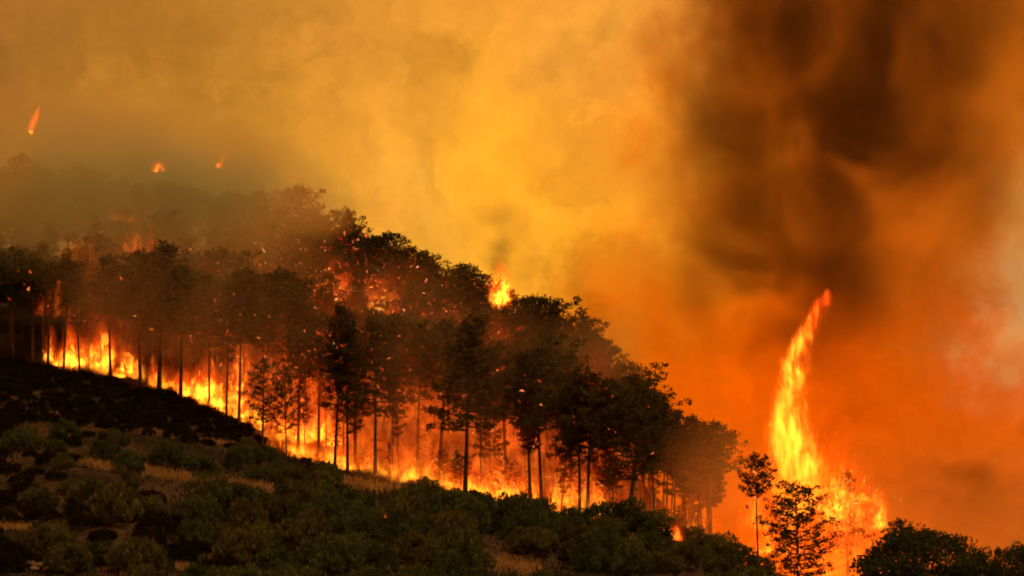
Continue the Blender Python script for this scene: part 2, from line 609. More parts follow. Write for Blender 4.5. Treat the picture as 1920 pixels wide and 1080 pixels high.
n_try = 0
rows = []
while n_try < 6000:
    n_try += 1
    d = random.uniform(232, 300)
    u = random.uniform(-60, 1345)
    x = at(u, 700, d).x
    yf = float(line_y(x))
    if d < yf + 10 or not free(x, d, 4.1):
        continue
    p = (x, d, H(x, d))
    uu, vv = px(p)
    if (d > 287 and uu > 1120) or uu > 1335:
        continue
    placed.append((x, d))
    rows.append((x, d, uu))
for (x, d, uu) in rows:
    z = H(x, d)
    crest = d > 278
    pr = random.choice(PINES['dome'] if crest else ALLP)
    if 330 < uu < 1010 and not (crest and uu < 560) and random.random() < (0.4 if crest else 0.65):
        pr = random.choice(SCORCHED_FIRELIT[:3] if crest else SCORCHED_FIRELIT)
    hgt = random.uniform(0.82, 1.12) * (1.0 if not crest else 0.98)
    if uu > 1180:
        hgt *= 0.85
    lk = LOOK[pr['style']] + (' tall' if hgt > 1.0 else ' shorter') + (' scorched firelight-tinted' if pr.get('scorched') else '')
    if crest and uu < 560:
        lab, grp = f'{lk} pine half hidden in brown smoke along the hilltop', 'smoke veiled pines on the hilltop'
    elif crest:
        lab, grp = f'{lk} pine on the crest outlined against the orange smoke', 'crest pines'
    elif uu < 420:
        lab, grp = f'{lk} pine in the dim smoky upper part of the wood', 'dim pines in the smoky wood'
    elif uu < 900:
        lab, grp = f'{lk} pine among red embers in the middle of the wood', 'burning wood pines'
    else:
        lab, grp = f'{lk} pine deep behind the low end of the fire line', 'pines behind the low end of the fire line'
    plant(pr, x, d, hgt, random.uniform(0, 6.28), lab, grp, wide=random.uniform(0.95, 1.25))
# the close canopy right behind the first row
n_c = 0
for i in range(400):
    u = random.uniform(-70, 1300)
    if n_c >= 46:
        break
    dd = random.uniform(3.0, 10.0)
    d = float(np.interp(u, [p[0] for p in LINE], [p[2] for p in LINE])) + dd
    x = at(u, 800, d).x
    if not free(x, d, 2.7):
        continue
    placed.append((x, d))
    n_c += 1
    pr = random.choice([PINES['dome'][0], PINES['column'][0], PINES['dome'][1]] if not 480 < u < 880 else [PINES['dome'][0], PINES['column'][0]])
    sc = random.uniform(0.95, 1.25) * float(np.interp(u, [0, 250, 500, 900, 1100, 1300], [0.72, 0.82, 1.1, 1.12, 1.0, 0.78]))
    seat = 'above the dark bank' if u < 470 else 'in the middle of the fire line' if u < 860 else 'behind the dense shrub row'
    plant(pr, x, d, sc, random.uniform(0, 6.28), f"{'high' if sc > 1.1 else 'lower'} {LOOK[pr['style']]} pine of the close dark canopy {seat}", 'close canopy behind the first row', wide=random.uniform(1.0, 1.3))
# slim pines standing in the fire behind the first row
for i in range(18):
    u = random.uniform(470, 1300)
    d = float(np.interp(u, [p[0] for p in LINE], [p[2] for p in LINE])) + random.uniform(1.0, 7.5)
    x = at(u, 850, d).x
    pr = random.choice(SCORCHED_FIRELIT[3:])
    sc = random.uniform(0.62, 1.0) * float(np.interp(u, [470, 1000, 1300], [1.0, 1.0, 0.75]))
    plant(pr, x, d, sc, random.uniform(0, 6.28), f"{'taller' if sc > 0.8 else 'shorter'} slim {LOOK[pr['style']]} pine burning behind the first row", 'slim pines in the fire', wide=random.uniform(0.6, 0.95))
# young scorched pines in the fire
for i in range(22):
    u = random.uniform(480, 1330)
    d = float(np.interp(u, [p[0] for p in LINE], [p[2] for p in LINE])) + random.uniform(0.5, 7)
    x = at(u, 850, d).x
    pr = random.choice(PINES['open'] + PINES['sparse'])
    plant(pr, x, d, random.uniform(0.18, 0.4), random.uniform(0, 6.28), f"{LOOK[pr['style']]} young pine scorched in the fire under the tall pines", 'young pines in the fire', wide=random.uniform(0.7, 1.1))
# crest trees that make the outline
CREST = [(560, 350, 1.1), (652, 392, 0.9), (600, 402, 1.2), (728, 436, 1.25), (770, 462, 1.1), (802, 470, 0.8), (868, 496, 1.3), (840, 520, 1.1),
         (900, 540, 1.0)]
for (u, vt, wide) in CREST:
    d = 284.0 + random.uniform(-3, 3)
    x = at(u, 600, d).x
    s = (at(u, vt, d).z - H(x, d)) / 10.2
    plant(random.choice(PINES['dome']), x, d, s, random.uniform(0, 6), 'big round crowned pine jutting above the others on the crest', 'outstanding crest pines', wide=wide)
big = make_pine(41, 10, 0.35, 3.3, 'dome', dens=1.7)
d = 262.0
x = at(1022, 700, d).x
plant(big, x, d, (at(1015, 556, d).z - H(x, d)) / 10.2, 0.7, 'broad spreading pine at the lower end of the crest just below the torching one', wide=1.05)
d = 272.0
x = at(940, 700, d).x
plant(PINES['sparse'][0], x, d, (at(940, 575, d).z - H(x, d)) / 10.0, 0.7, 'torching pine on the crest with a yellow flame at its top', wide=1.0)

# ---- trees at the foot of the hill beside the tall flame
front_pine = make_pine(51, 9.5, 0.14, 3.0, 'open', dens=2.0, rad=0.15)
scorched = make_pine(52, 10, 0.66, 1.7, 'dome', dens=0.7, rad=0.12)
d = 200.0
x = at(1496, 1000, d).x
plant(front_pine, x, d, (at(1500, 905, d).z - H(x, d)) / 9.7, 0.5, 'dark open pine standing in front of the tall flame', wide=1.2)
d = 208.0
x = at(1422, 1000, d).x
plant(scorched, x, d, (at(1422, 850, d).z - H(x, d)) / 10.2, 2.0, 'thin scorched pine beside the tall flame, its top half bare', wide=0.9)
d = 224.0
x = at(1590, 1000, d).x
plant(PINES['layers'][1], x, d, (at(1590, 885, d).z - H(x, d)) / 10.2, 3.0, 'burning pine right of the tall flame, full of sparks', wide=1.1)
d = 206.0
x = at(1690, 1000, d).x
plant(PINES['dome'][1], x, d, (at(1690, 972, d).z - H(x, d)) / 10.2, 3.0, 'low brown scorched tree just behind the round oak', wide=0.9)
oak = make_round_tree(61, 5.3, 7.4, M_OAK, 1.0, 330)
d = 172.0
x = at(1730, 1000, d).x
plant(oak, x, d, (at(1730, 997, d).z - H(x, d)) / 5.3, 0.0, 'large round dark green oak at the foot of the hill', name='oak_tree')
d = 170.0
x = at(1908, 1000, d).x
plant(oak, x, d, (at(1900, 1027, d).z - H(x, d)) / 5.3, 2.0, 'smaller dark green oak next to the large round oak', name='oak_tree', wide=0.62)


# ------------------------------------------------------------------ shrubs and grass on the open slope
def make_shrub(seed, width, height, mat, leaf, n, spiky=0.35):
    rnd = random.Random(seed)
    rng = np.random.default_rng(seed)
    g = Geo()
    V, Fc, nb = [], [], 0
    ncl = 26
    for i in range(ncl):
        an = i * 2.399 + rnd.uniform(-.4, .4)
        el = math.asin(min(1, (i + 0.5) / ncl))
        k = rnd.uniform(0.8, 1.05)
        c = Vector((math.cos(an) * math.cos(el) * width * .5 * k, math.sin(an) * math.cos(el) * width * .5 * k,
                    (0.12 + 0.88 * math.sin(el)) * height * 0.86 * k))
        if i % 3 == 0:
            g.tube([Vector((0, 0, -0.15)), c * 0.5 + Vector((0, 0, 0.1)), c], [0.05, 0.03, 0.01], 4, False)
        P, O = clump_points(c, rnd.uniform(0.26, 0.42) * width * 0.42, n, rng, 0.8)
        O[:, 2] += spiky
        vv, ff = sprays(P, O, leaf, leaf * 0.36, rng, 0.55)
        V.append(vv)
        Fc.append(ff + nb)
        nb += len(vv)
    return dict(stem=g.mesh('stem', M_BARK), foliage=mesh('foliage', np.concatenate(V), np.concatenate(Fc), mat))


SHRUB_LOOK = ['rounded leafy', 'tall leafy', 'wide leafy', 'spiky upright', 'loose twiggy']
SHRUBS = [make_shrub(101, 2.6, 1.5, M_SHRUB, 0.26, 75), make_shrub(102, 2.3, 1.7, M_SHRUB, 0.24, 75, 0.6),
          make_shrub(103, 3.0, 1.5, M_SHRUB, 0.26, 90), make_shrub(104, 2.0, 1.5, M_BROOM, 0.34, 60, 1.2),
          make_shrub(105, 2.4, 1.3, M_BROOM, 0.30, 70, 0.8)]
BRUSH = [make_shrub(106, 2.2, 0.8, M_BRUSH, 0.24, 45, 0.5), make_shrub(107, 1.8, 0.6, M_BRUSH, 0.22, 45, 0.8)]


def shrub(proto, x, y, s, label, group, name='shrub'):
    o = link(name, None, None, label, 'shrub', group)
    o.empty_display_size = 0.2
    o.location = (x, y, H(x, y))
    o.rotation_euler = (0, 0, random.uniform(0, 6.28))
    o.scale = (s * random.uniform(0.85, 1.15), s * random.uniform(0.85, 1.15), s * random.uniform(0.9, 1.3))
    link('stem', proto['stem'], o)
    link('foliage', proto['foliage'], o)


STRIPS = [  # strips of dry grass, as ground pixels: u0, v0, u1, v1, half thickness in px
    (150, 868, 235, 884, 7), (270, 884, 385, 908, 10), (410, 905, 520, 920, 8), (40, 770, 110, 786, 4), (230, 806, 330, 820, 4),
    (330, 824, 440, 836, 3), (0, 990, 60, 994, 4), (640, 905, 760, 925, 8), (200, 1050, 230, 1075, 8), (330, 1066, 360, 1072, 6), (880, 1050, 1010, 1072, 14)]
BARE = [(30, 1056, 120, 1075, 12), (205, 1048, 232, 1078, 14), (890, 1048, 1012, 1076, 16), (900, 1000, 960, 1026, 10), (1040, 1024, 1080, 1040, 6)]


def near_strip(u, v, grow=1.0, rows=STRIPS):
    for (u0, v0, u1, v1, h) in rows:
        t = ((u - u0) * (u1 - u0) + (v - v0) * (v1 - v0)) / ((u1 - u0) ** 2 + (v1 - v0) ** 2)
        if -0.05 <= t <= 1.05:
            vc = v0 + (v1 - v0) * t
            if abs(v - vc) < h * grow + (46 if v > vc else 4) * (grow > 1):
                return True
    return False


line_u, line_v = [p[0] for p in LINE], [p[1] for p in LINE]
spots, n_try = [], 0
for (u, v, s, ki) in [(1130, 990, 1.1, 2), (1180, 985, 1.3, 0), (1226, 996, 1.1, 2), (1270, 1020, 0.8, 1), (1300, 1036, 1.1, 0), (1345, 1056, 1.3, 2), (1385, 1072, 1.2, 0), (1425, 1085, 1.0, 1),
                      (1010, 978, 0.8, 1), (960, 972, 0.8, 0), (1060, 985, 0.7, 4), (900, 955, 0.8, 2), (800, 940, 0.8, 0)]:
    dd = float(np.interp(u, line_u, [p[2] for p in LINE])) - 3.0
    xx = at(u, 1000, dd).x
    spots.append(Vector((xx, dd, H(xx, dd))))
    shrub(SHRUBS[ki], xx, dd, s, f'{SHRUB_LOOK[ki]} shrub of the dense row hiding the foot of the fire', 'dense row of shrubs below the fire')
while n_try < 9000 and len(spots) < 285:
    n_try += 1
    u = random.uniform(-40, 1460)
    v = random.uniform(700, 1130)
    edge = float(np.interp(u, line_u, line_v))
    bank = float(np.interp(u, [0, 120, 300, 500, 560], [780, 785, 815, 850, 860]))
    if v < edge + 10 or (u < 545 and v < bank):
        continue
    if near_strip(u, v, 1.2) or near_strip(u, v, 1.3, BARE):
        continue
    p = hit(u, v) if v < 1080 else None
    if p is None:
        dd = 183 - (v - 1080) * 0.25
        xx = at(u, 1000, dd).x
        p = Vector((xx, dd, H(xx, dd)))
    if any((p.x - q.x) ** 2 + (p.y - q.y) ** 2 < (2.6 if v > 930 else 2.0) ** 2 for q in spots):
        continue
    spots.append(p)
    ki = random.randrange(5)
    pr = SHRUBS[ki]
    if u < 420 and random.random() < 0.8 * (1 - u / 420) + 0.15:  # near-black brush thickens leftward, painting the shade of the left foreground
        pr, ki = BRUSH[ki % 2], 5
    s = random.uniform(0.9, 1.75) if v > 930 else random.uniform(0.6, 1.05)
    if v < edge + 45:
        s = min(s, 0.8)
    lk = (SHRUB_LOOK + ['shade-coloured'])[ki]
    sz = 'big' if s > 1.4 else 'small' if s < 1.0 else 'middling'
    if v < edge + 45 and u > 560:
        lab, grp = f'{sz} {lk} shrub at the upper scrub edge against the flames', 'shrubs along the foot of the fire line'
    elif v < 900:
        lab, grp = f'{sz} {lk} shrub between the dark bank and the dry grass', 'shrubs above the grass strips'
    elif v < 1000:
        lab, grp = f'{sz} {lk} shrub in the middle of the scrub slope', 'shrubs of the middle slope'
    else:
        lab, grp = f'{sz} {lk} shrub at the foot of the scrub slope', 'shrubs low on the slope'
    shrub(pr, p.x, p.y, s, lab, grp)
# brush on the bank below the fire line, shade put into its colour
n_try, bspots = 0, []
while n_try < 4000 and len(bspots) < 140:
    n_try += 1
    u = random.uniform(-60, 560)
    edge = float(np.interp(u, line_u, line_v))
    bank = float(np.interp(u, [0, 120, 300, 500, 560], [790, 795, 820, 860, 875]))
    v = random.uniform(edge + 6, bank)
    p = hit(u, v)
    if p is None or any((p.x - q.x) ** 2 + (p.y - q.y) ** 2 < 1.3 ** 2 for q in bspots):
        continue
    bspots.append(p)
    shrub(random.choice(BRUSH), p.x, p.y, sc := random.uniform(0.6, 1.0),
          f"{'larger' if sc > 0.85 else 'smaller' if sc < 0.7 else 'middling'} shade-coloured brush " + ('right below the flames on the bank' if v < edge + 30 else 'half way down the dark bank' if v < edge * 0.4 + bank * 0.6 else 'at the foot of the dark bank'),
          'shade-coloured brush on the bank', 'shade_dark_shrub')

# dry grass blades, and short grass all over the scrub slope
bl = []
for (u0, v0, u1, v1, h) in STRIPS:
    n = int(((u1 - u0) ** 2 + (v1 - v0) ** 2) ** 0.5 * h * 0.55) + 120
    for i in range(n):
        t = random.uniform(-0.05, 1.05)
        p = hit(u0 + (u1 - u0) * t, v0 + (v1 - v0) * t + random.gauss(0, 0.55) * h, 165)
        if p:
            bl.append((p.x, p.y, p.z))
bl = np.array(bl)
out = np.tile(np.array([[0, 0, 1.0]]), (len(bl), 1))
bl[:, 2] += 0.16
gv, gf = sprays(bl, out, 0.5, 0.07, RNG, 0.28)
link('dry_grass', mesh('dry_grass', gv, gf, M_GRASS), kind='stuff', label='strips of pale dry grass across the scrub slope', cat='grass')
und = []
for i in range(18000):
    y = random.uniform(176, 236)
    x = at(random.uniform(-60, 1450), 900, y).x
    if y < line_y(x) - 0.5:
        und.append((x, y, H(x, y) + 0.1))
und = np.array(und)
gv, gf = sprays(und, np.tile(np.array([[0, 0, 1.0]]), (len(und), 1)), 0.34, 0.09, RNG, 0.5)
link('undergrowth', mesh('undergrowth', gv, gf, M_BRUSH), kind='stuff', label='short rough growth between the shrubs', cat='undergrowth')

# stones and the glowing stump on the open slope
mrock, t = new_mat('pale_rock')
pos = t.n('ShaderNodeNewGeometry').outputs['Position']
nz = t.noise(pos, 3.0, 5.0).outputs[0]
t.n('ShaderNodeOutputMaterial', {'Surface': t.n('ShaderNodeBsdfDiffuse', {'Color': t.ramp(nz, [(0.3, (0.10, 0.06, 0.035)), (0.7, (0.26, 0.16, 0.09))]),
    'Normal': t.n('ShaderNodeBump', {'Height': nz, 'Strength': 0.9, 'Distance': 0.1})})})


def rock_mesh(seed):
    rng = np.random.default_rng(seed)
    n, mm = 10, 7
    vs = [(0, 0, -0.6)]
    off = rng.uniform(0, 6, 6)
    for j in range(1, mm):
        th = math.pi * j / mm
        for i in range(n):
            a = 2 * math.pi * i / n
            r = 1 + 0.16 * math.sin(2 * a + off[0] + th) + 0.14 * math.sin(3 * a + off[1] - 2 * th) + rng.uniform(-.08, .08)
            vs.append((r * math.sin(th) * math.cos(a), r * 0.75 * math.sin(th) * math.sin(a), -0.6 * math.cos(th) * r))
    vs.append((0, 0, 0.62))
    fs = [(0, 1 + (i + 1) % n, 1 + i) for i in range(n)]
    for j in range(mm - 2):
        for i in range(n):
            a, b = 1 + j * n + i, 1 + j * n + (i + 1) % n
            fs.append((a, b, b + n, a + n))
    e = len(vs) - 1
    fs += [(e, e - n + i, e - n + (i + 1) % n) for i in range(n)]
    return mesh('rock', vs, fs, mrock, False)


ROCKS = [rock_mesh(s) for s in (1, 2, 3)]
for i, (u, v, s) in enumerate([(36, 1056, .35), (56, 1060, .45), (76, 1066, .5), (92, 1072, .45), (106, 1058, .4), (110, 1074, .5), (64, 1072, .3)]):
    p = hit(u, v, 160)
    if p:
        o = link('rock', ROCKS[i % 3], None, 'pale bare stone in the row low on the dark scrub slope', 'rock', 'pale stones in a row')
        o.location = p + Vector((0, 0, 0.1))
        o.rotation_euler = (0, 0, random.uniform(0, 6))
        o.scale = (s * 1.3, s, s * 0.8)
p = hit(720, 1000, 160)
st = link('burnt_stump', None, None, 'slender charred stump with a glowing tip among the shrubs', 'stump')
st.location = p
g = Geo()
g.tube([Vector((0, 0, -0.3)), Vector((0.03, 0, 0.5)), Vector((0, 0.02, 1.15)), Vector((0.04, 0, 1.5))], [0.15, 0.11, 0.09, 0.07], 7)
link('trunk', g.mesh('stump', M_BARK), st)

# ------------------------------------------------------------------ fire
def flame_mat(name, low, mid, high, scale, stretch, thr, rise, soft, dist=1.2, foot=0.06):
    """Glowing gas, emission only. Noise tears it into licks that thin out with height; the hull only fades it to nothing."""
    m, t = new_mat(name)
    tcn = t.n('ShaderNodeTexCoord')
    inf = t.n('ShaderNodeObjectInfo')
    sep = t.n('ShaderNodeSeparateXYZ', {0: tcn.outputs['Object']})
    pos = t.n('ShaderNodeNewGeometry').outputs['Position']
    pv = t.v('ADD', t.v('MULTIPLY', pos, (scale, scale, scale * stretch)), t.v('SCALE', (13.0, 7.0, 5.0), scale=inf.outputs['Random']))
    nz = t.n('ShaderNodeTexNoise', {'Vector': pv, 'Scale': 1.0, 'Detail': 2.6, 'Roughness': 0.66, 'Distortion': dist}).outputs[0]
    z = sep.outputs[2]
    r = t.v('LENGTH', t.n('ShaderNodeCombineXYZ', {0: sep.outputs[0], 1: sep.outputs[1]}).outputs[0])
    R = t.m('MULTIPLY', t.m('ADD', 0.75, t.m('MULTIPLY', z, 1.1)), t.m('SUBTRACT', 1.0, t.m('MULTIPLY', z, z)))
    body = t.m('SUBTRACT', 1.0, t.m('DIVIDE', r, t.m('MAXIMUM', R, 0.02)))
    env = t.m('MULTIPLY', t.smooth(body, 0.0, 0.7), t.smooth(z, 0.0, foot))
    cut = t.m('ADD', t.m('ADD', thr, t.m('MULTIPLY', z, rise)), t.m('MULTIPLY', t.m('SUBTRACT', 1.0, env), 0.16))
    x = t.m('SUBTRACT', nz, cut)
    dn = t.smooth(x, 0.0, soft)
    colr = t.ramp(dn, [(0.0, low), (0.45, mid), (1.0, high)])
    oc = t.n('ShaderNodeSeparateColor', {0: inf.outputs['Color']})
    st = t.m('MULTIPLY', t.m('MULTIPLY', t.m('ADD', t.m('MULTIPLY', dn, 0.9), t.m('MULTIPLY', env, 0.05)), t.m('POWER', env, 0.5)), oc.outputs[0])
    e = t.n('ShaderNodeEmission', {'Color': colr, 'Strength': st})
    s = t.n('ShaderNodeAddShader', {0: t.n('ShaderNodeBsdfTransparent', {'Color': (1, 1, 1, 1)}),
                                    1: t.n('ShaderNodeEmission', {'Color': (*low, 1), 'Strength': 0.001})})
    t.n('ShaderNodeOutputMaterial', {'Surface': s, 'Volume': e})
    return m


RED, ORG, YEL = (1.0, 0.075, 0.004), (1.0, 0.18, 0.008), (1.0, 0.42, 0.022)
M_FL = flame_mat('yellow_flame', RED, ORG, YEL, 1.25, 0.5, 0.40, 0.26, 0.16, 1.4, 0.2)
M_FR = flame_mat('red_flame', (1.0, 0.04, 0.002), (1.0, 0.088, 0.005), (1.0, 0.19, 0.010), 1.05, 0.5, 0.40, 0.2, 0.2, 1.4, 0.15)
M_FT = flame_mat('tall_flame', (1.0, 0.06, 0.004), (1.0, 0.2, 0.01), YEL, 0.85, 0.34, 0.39, 0.10, 0.20, 2.0, 0.4)


M_FTR = flame_mat('tall_flame_tip', (1.0, 0.035, 0.003), (1.0, 0.07, 0.004), (1.0, 0.16, 0.008), 0.85, 0.34, 0.38, 0.10, 0.22, 2.0, 0.4)


def tongue_mesh(mat):
    vs, fs = [(0, 0, -0.02)], []
    n, zz = 12, [0.0, 0.08, 0.2, 0.35, 0.5, 0.65, 0.8, 0.92]
    for z in zz:
        r = (0.75 + 1.1 * z) * (1 - z * z) * 1.03 + 0.01
        for i in range(n):
            a = 2 * math.pi * i / n
            vs.append((r * math.cos(a), r * math.sin(a), z))
    vs.append((0, 0, 1.0))
    fs = [(0, 1 + (i + 1) % n, 1 + i) for i in range(n)]
    for j in range(len(zz) - 1):
        for i in range(n):
            a, b = 1 + j * n + i, 1 + j * n + (i + 1) % n
            fs.append((a, b, b + n, a + n))
    e = len(vs) - 1
    fs += [(e, e - n + i, e - n + (i + 1) % n) for i in range(n)]
    return mesh('tongue', vs, fs, mat, True)


T_Y, T_R, T_T = tongue_mesh(M_FL), tongue_mesh(M_FR), tongue_mesh(M_FT)
T_TR = tongue_mesh(M_FTR)


def tongue(me, p, radius, height, strength, parent=None, tilt=(0, 0), **kw):
    o = link(kw.pop('name', 'tongue' if parent else 'flame'), me, parent, **kw)
    loc = Vector(p)
    if parent:
        loc = loc - parent.location
    o.location = loc
    o.rotation_euler = (tilt[0], tilt[1], 0)
    o.scale = (radius, radius, height)
    o.color = (strength / radius, 0, 0, 1)
    return o


def fire_light(u, v, d, watts, radius=1.5):
    """The light that a stand of flames gives off."""
    ld = bpy.data.lights.new('fire_light', 'POINT')
    ld.energy = watts
    ld.color = (1.0, 0.30, 0.035)
    ld.shadow_soft_size = radius
    lo = bpy.data.objects.new('fire_light', ld)
    C.objects.link(lo)
    lo.location = at(u, v, d)


def flame_at(u, v, d, w_px, h_px, strength, me, label, group=None, n=1, tilt=0.0):
    """A flame whose foot stands at pixel (u, v), w x h pixels, at distance d, with n tongues side by side."""
    k = d / F_PX
    root = link('flame', None, None, label, 'flame', group)
    if group:
        strength *= random.uniform(0.5, 1.35)
        h_px *= random.uniform(0.75, 1.25)
    root.location = at(u, v, d)
    for i in range(n):
        f = 0 if n == 1 else (i / (n - 1) - 0.5)
        uu = u + f * w_px * 0.8 + random.uniform(-0.06, 0.06) * w_px
        r = w_px * (0.55 if n == 1 else 1.1 / n) * random.uniform(0.8, 1.25) * k
        h = h_px * (1 if n == 1 else random.uniform(0.55, 1.1)) * k
        tongue(me, at(uu, v + f * 4, d + random.uniform(-0.6, 0.6)), r, h, strength * random.uniform(0.75, 1.3), root,
               (random.uniform(-.08, .08), tilt + random.uniform(-.12, .12)))
    return root


LD = lambda u: float(np.interp(u, line_u, [p[2] for p in LINE]))
LV = lambda u: float(np.interp(u, line_u, line_v))
G1 = 'flames along the high end of the fire line'
L1 = 'bright yellow ground flame behind black trunks on the high bank'
for (u, w_, h_, s) in [(112, 34, 90, 1.8), (132, 40, 60, 2.4), (170, 60, 70, 2.4), (188, 30, 80, 2.0), (218, 46, 80, 2.2), (240, 40, 40, 1.2), (272, 26, 60, 0.8),
                       (312, 40, 60, 1.6), (330, 50, 50, 1.8), (366, 46, 85, 2.2), (384, 30, 70, 1.8), (405, 40, 110, 2.5), (428, 44, 110, 2.2),
                       (440, 40, 70, 2.4), (468, 40, 70, 1.2)]:
    flame_at(u, LV(u) - 2, LD(u) + 1.6, w_ * 1.2, h_ * 1.3, s * 2.8, T_Y, f"{'tall' if h_ > 75 else 'low'} {'broad' if w_ > 42 else 'narrow'} " + L1, G1, 2)
G2 = 'flames in the middle of the fire line'
L2 = 'yellow flame between slim trunks in the middle of the fire line'
for (u, w_, h_, s) in [(500, 50, 90, 1.6), (524, 50, 90, 2.2), (548, 60, 90, 2.4), (572, 60, 80, 2.6), (596, 60, 70, 2.6), (612, 60, 60, 2.4), (640, 50, 60, 1.8), (700, 70, 70, 1.3), (745, 80, 80, 1.2), (795, 80, 80, 1.3),
                       (664, 50, 50, 1.8), (590, 70, 50, 2.0)]:
    flame_at(u, LV(u) - (34 if u in (572, 596) else 0), LD(u) + (7.0 if u in (572, 596) else 1.8), w_ * 1.2, h_ * 1.2, s * 2.1, T_Y, f"{'tall' if h_ > 75 else 'low'} {'broad' if w_ > 55 else 'narrow'} " + L2, G2, 2)
G3 = 'flames at the low end of the fire line'
L3 = 'orange ground flame behind the scrub at the low end of the fire line'
for (u, w_, h_, s) in [(840, 60, 60, 1.5), (860, 50, 60, 1.4), (900, 70, 80, 2.2), (925, 70, 80, 2.0), (960, 70, 80, 1.8), (1000, 70, 90, 1.5), (1040, 70, 90, 1.3),
                       (1075, 60, 110, 1.3), (1105, 60, 110, 1.3), (1150, 60, 80, 1.0), (1210, 60, 70, 0.8), (1260, 50, 50, 0.8)]:
    flame_at(u, LV(u) + 2, LD(u) + 1.6, w_ * 1.3, h_ * 1.3, s * 1.7, T_Y, f"{'tall' if h_ > 75 else 'low'} {'broad' if w_ > 60 else 'narrow'} " + L3, G3, 2)
flame_at(966, 988, 219.0, 28, 54, 4.0, T_Y, 'small flame licking down through a gap in the scrub edge')
flame_at(1266, 1018, 214.0, 44, 48, 2.4, T_R, 'small red spot fire at the right end of the scrub')
flame_at(722, 972, 191, 9, 14, 1.6, T_Y, 'tiny flame on the tip of the charred stump')

# deep red fire seen between the trunks, further up the slope
L4, G4 = 'deep red fire burning among the trunks up the slope', 'red fire inside the wood'
for (u, v, dd, w_, h_, s) in [(440, 780, 6, 170, 170, 1.5), (540, 840, 5, 190, 320, 2.0), (620, 870, 5, 200, 370, 2.3), (700, 890, 5, 200, 370, 2.1), (780, 905, 5, 190, 340, 1.7),
                              (850, 920, 6, 190, 300, 1.5), (930, 935, 6, 200, 300, 1.9), (1010, 955, 6, 200, 300, 1.9), (1090, 970, 6, 190, 280, 1.8), (1160, 980, 6, 190, 250, 1.6),
                              (1230, 1000, 6, 170, 210, 1.5), (1310, 1045, 5, 170, 230, 1.2), (330, 735, 6, 150, 130, 1.1), (200, 712, 6, 190, 130, 1.2),
                              (500, 740, 16, 230, 190, 1.2), (620, 770, 17, 240, 210, 1.3), (740, 800, 17, 240, 210, 1.2), (860, 830, 16, 230, 200, 1.0), (980, 860, 15, 220, 180, 1.0)]:
    flame_at(u, v, LD(u) + dd, w_, h_, s * 0.72, T_R, L4 if dd < 10 else 'red fire glowing through the crowns deep in the wood', G4, 1)
# burning patches high in the wood
L5, G5 = 'patch of red crown fire glowing through the wood', 'crown fire patches in the wood'
for (u, v, d, w_, h_, s) in [(415, 535, 268, 60, 60, 1.2), (470, 560, 268, 120, 100, 0.6), (540, 545, 268, 120, 90, 0.8), (600, 545, 268, 100, 80, 0.5), (680, 560, 266, 110, 80, 0.7),
                             (740, 600, 264, 90, 60, 0.5), (800, 620, 264, 90, 60, 0.5), (880, 640, 264, 70, 70, 0.5), (955, 672, 261, 60, 110, 0.9), (1010, 680, 259, 60, 60, 0.6),
                             (258, 470, 245, 36, 64, 0.9), (205, 530, 245, 60, 110, 0.45), (146, 490, 245, 44, 90, 0.45), (90, 590, 245, 30, 90, 0.5), (126, 590, 245, 30, 70, 0.5), (230, 410, 246, 34, 50, 0.4)]:
    flame_at(u, v + 8, d + (3 if d > 250 else 0), w_ * 1.3, h_ * 1.1, s * (2.4 if d > 250 else 0.7), T_R, L5, G5, 3)
flame_at(938, 582, 269.0, 58, 104, 10.0, T_Y, 'bright yellow flame torching the top of a crest pine', None, 1)
flame_at(54, 252, 246, 20, 62, 10.0, T_Y, 'small slanting flame high in the brown smoke at the hilltop', None, 1, 0.45)
flame_at(299, 324, 248, 30, 26, 6.0, T_Y, 'small flat flame among smoke veiled hilltop trees', None, 1)
flame_at(408, 316, 250, 18, 44, 2.2, T_R, 'faint reddish flame at the smoky crest', None, 1, 0.4)

for (u, v, dd, wt) in [(150, 660, 3, 700), (380, 720, 3, 700), (600, 800, 4, 1400), (740, 840, 5, 1200), (920, 880, 4, 1400), (1060, 910, 4, 1200), (1220, 950, 4, 900),
                       (560, 700, 17, 1400), (720, 740, 18, 1400)]:
    fire_light(u, v, LD(u) + dd, wt)
fire_light(938, 550, 270, 300, 0.6)
fire_light(1500, 850, 222, 5000, 2.0)
fire_light(1570, 960, 217, 1500, 1.5)
# the tall flame and the fire at its foot
tall = link('flame', None, None, 'tall twisting flame as high as a house leaping from the burning trees', 'flame')
tall.location = at(1500, 1000, 222)
PATH = [(1500, 990, 95, 190, 3.0, 0.0), (1478, 930, 62, 210, 2.6, -0.06), (1516, 930, 55, 170, 2.6, -0.14), (1490, 890, 58, 190, 3.0, -0.08), (1468, 850, 36, 130, 2.4, 0.0),
        (1478, 815, 46, 170, 3.2, 0.05), (1484, 750, 40, 150, 3.0, 0.14), (1497, 700, 33, 120, 2.6, 0.20), (1512, 645, 26, 100, 2.0, 0.26), (1528, 606, 26, 70, 1.8, 0.40), (1545, 582, 24, 44, 2.2, 0.2)]
for (u, v, r, h, s, tl) in PATH:
    tongue(T_TR if v < 660 else T_T, at(u, v, 222), r * 222 / F_PX, h * 222 / F_PX, s * 0.95, tall, (0, tl))
L6, G6 = 'yellow flame in the burning trees at the foot of the tall flame', 'flames at the foot of the tall flame'
for (u, v, w_, h_, s, n) in [(1592, 945, 60, 90, 4.0, 2), (1556, 965, 70, 100, 3.4, 2), (1530, 985, 90, 120, 3.0, 2), (1452, 1010, 80, 150, 2.6, 2),
                             (1454, 1044, 56, 74, 4.5, 2), (1610, 1010, 90, 120, 2.4, 3)]:
    flame_at(u, v, 217, w_, h_, s * 0.65, T_Y, f"{'broad' if w_ > 75 else 'narrow'} {'high' if h_ > 105 else 'short'} " + L6, G6, n)
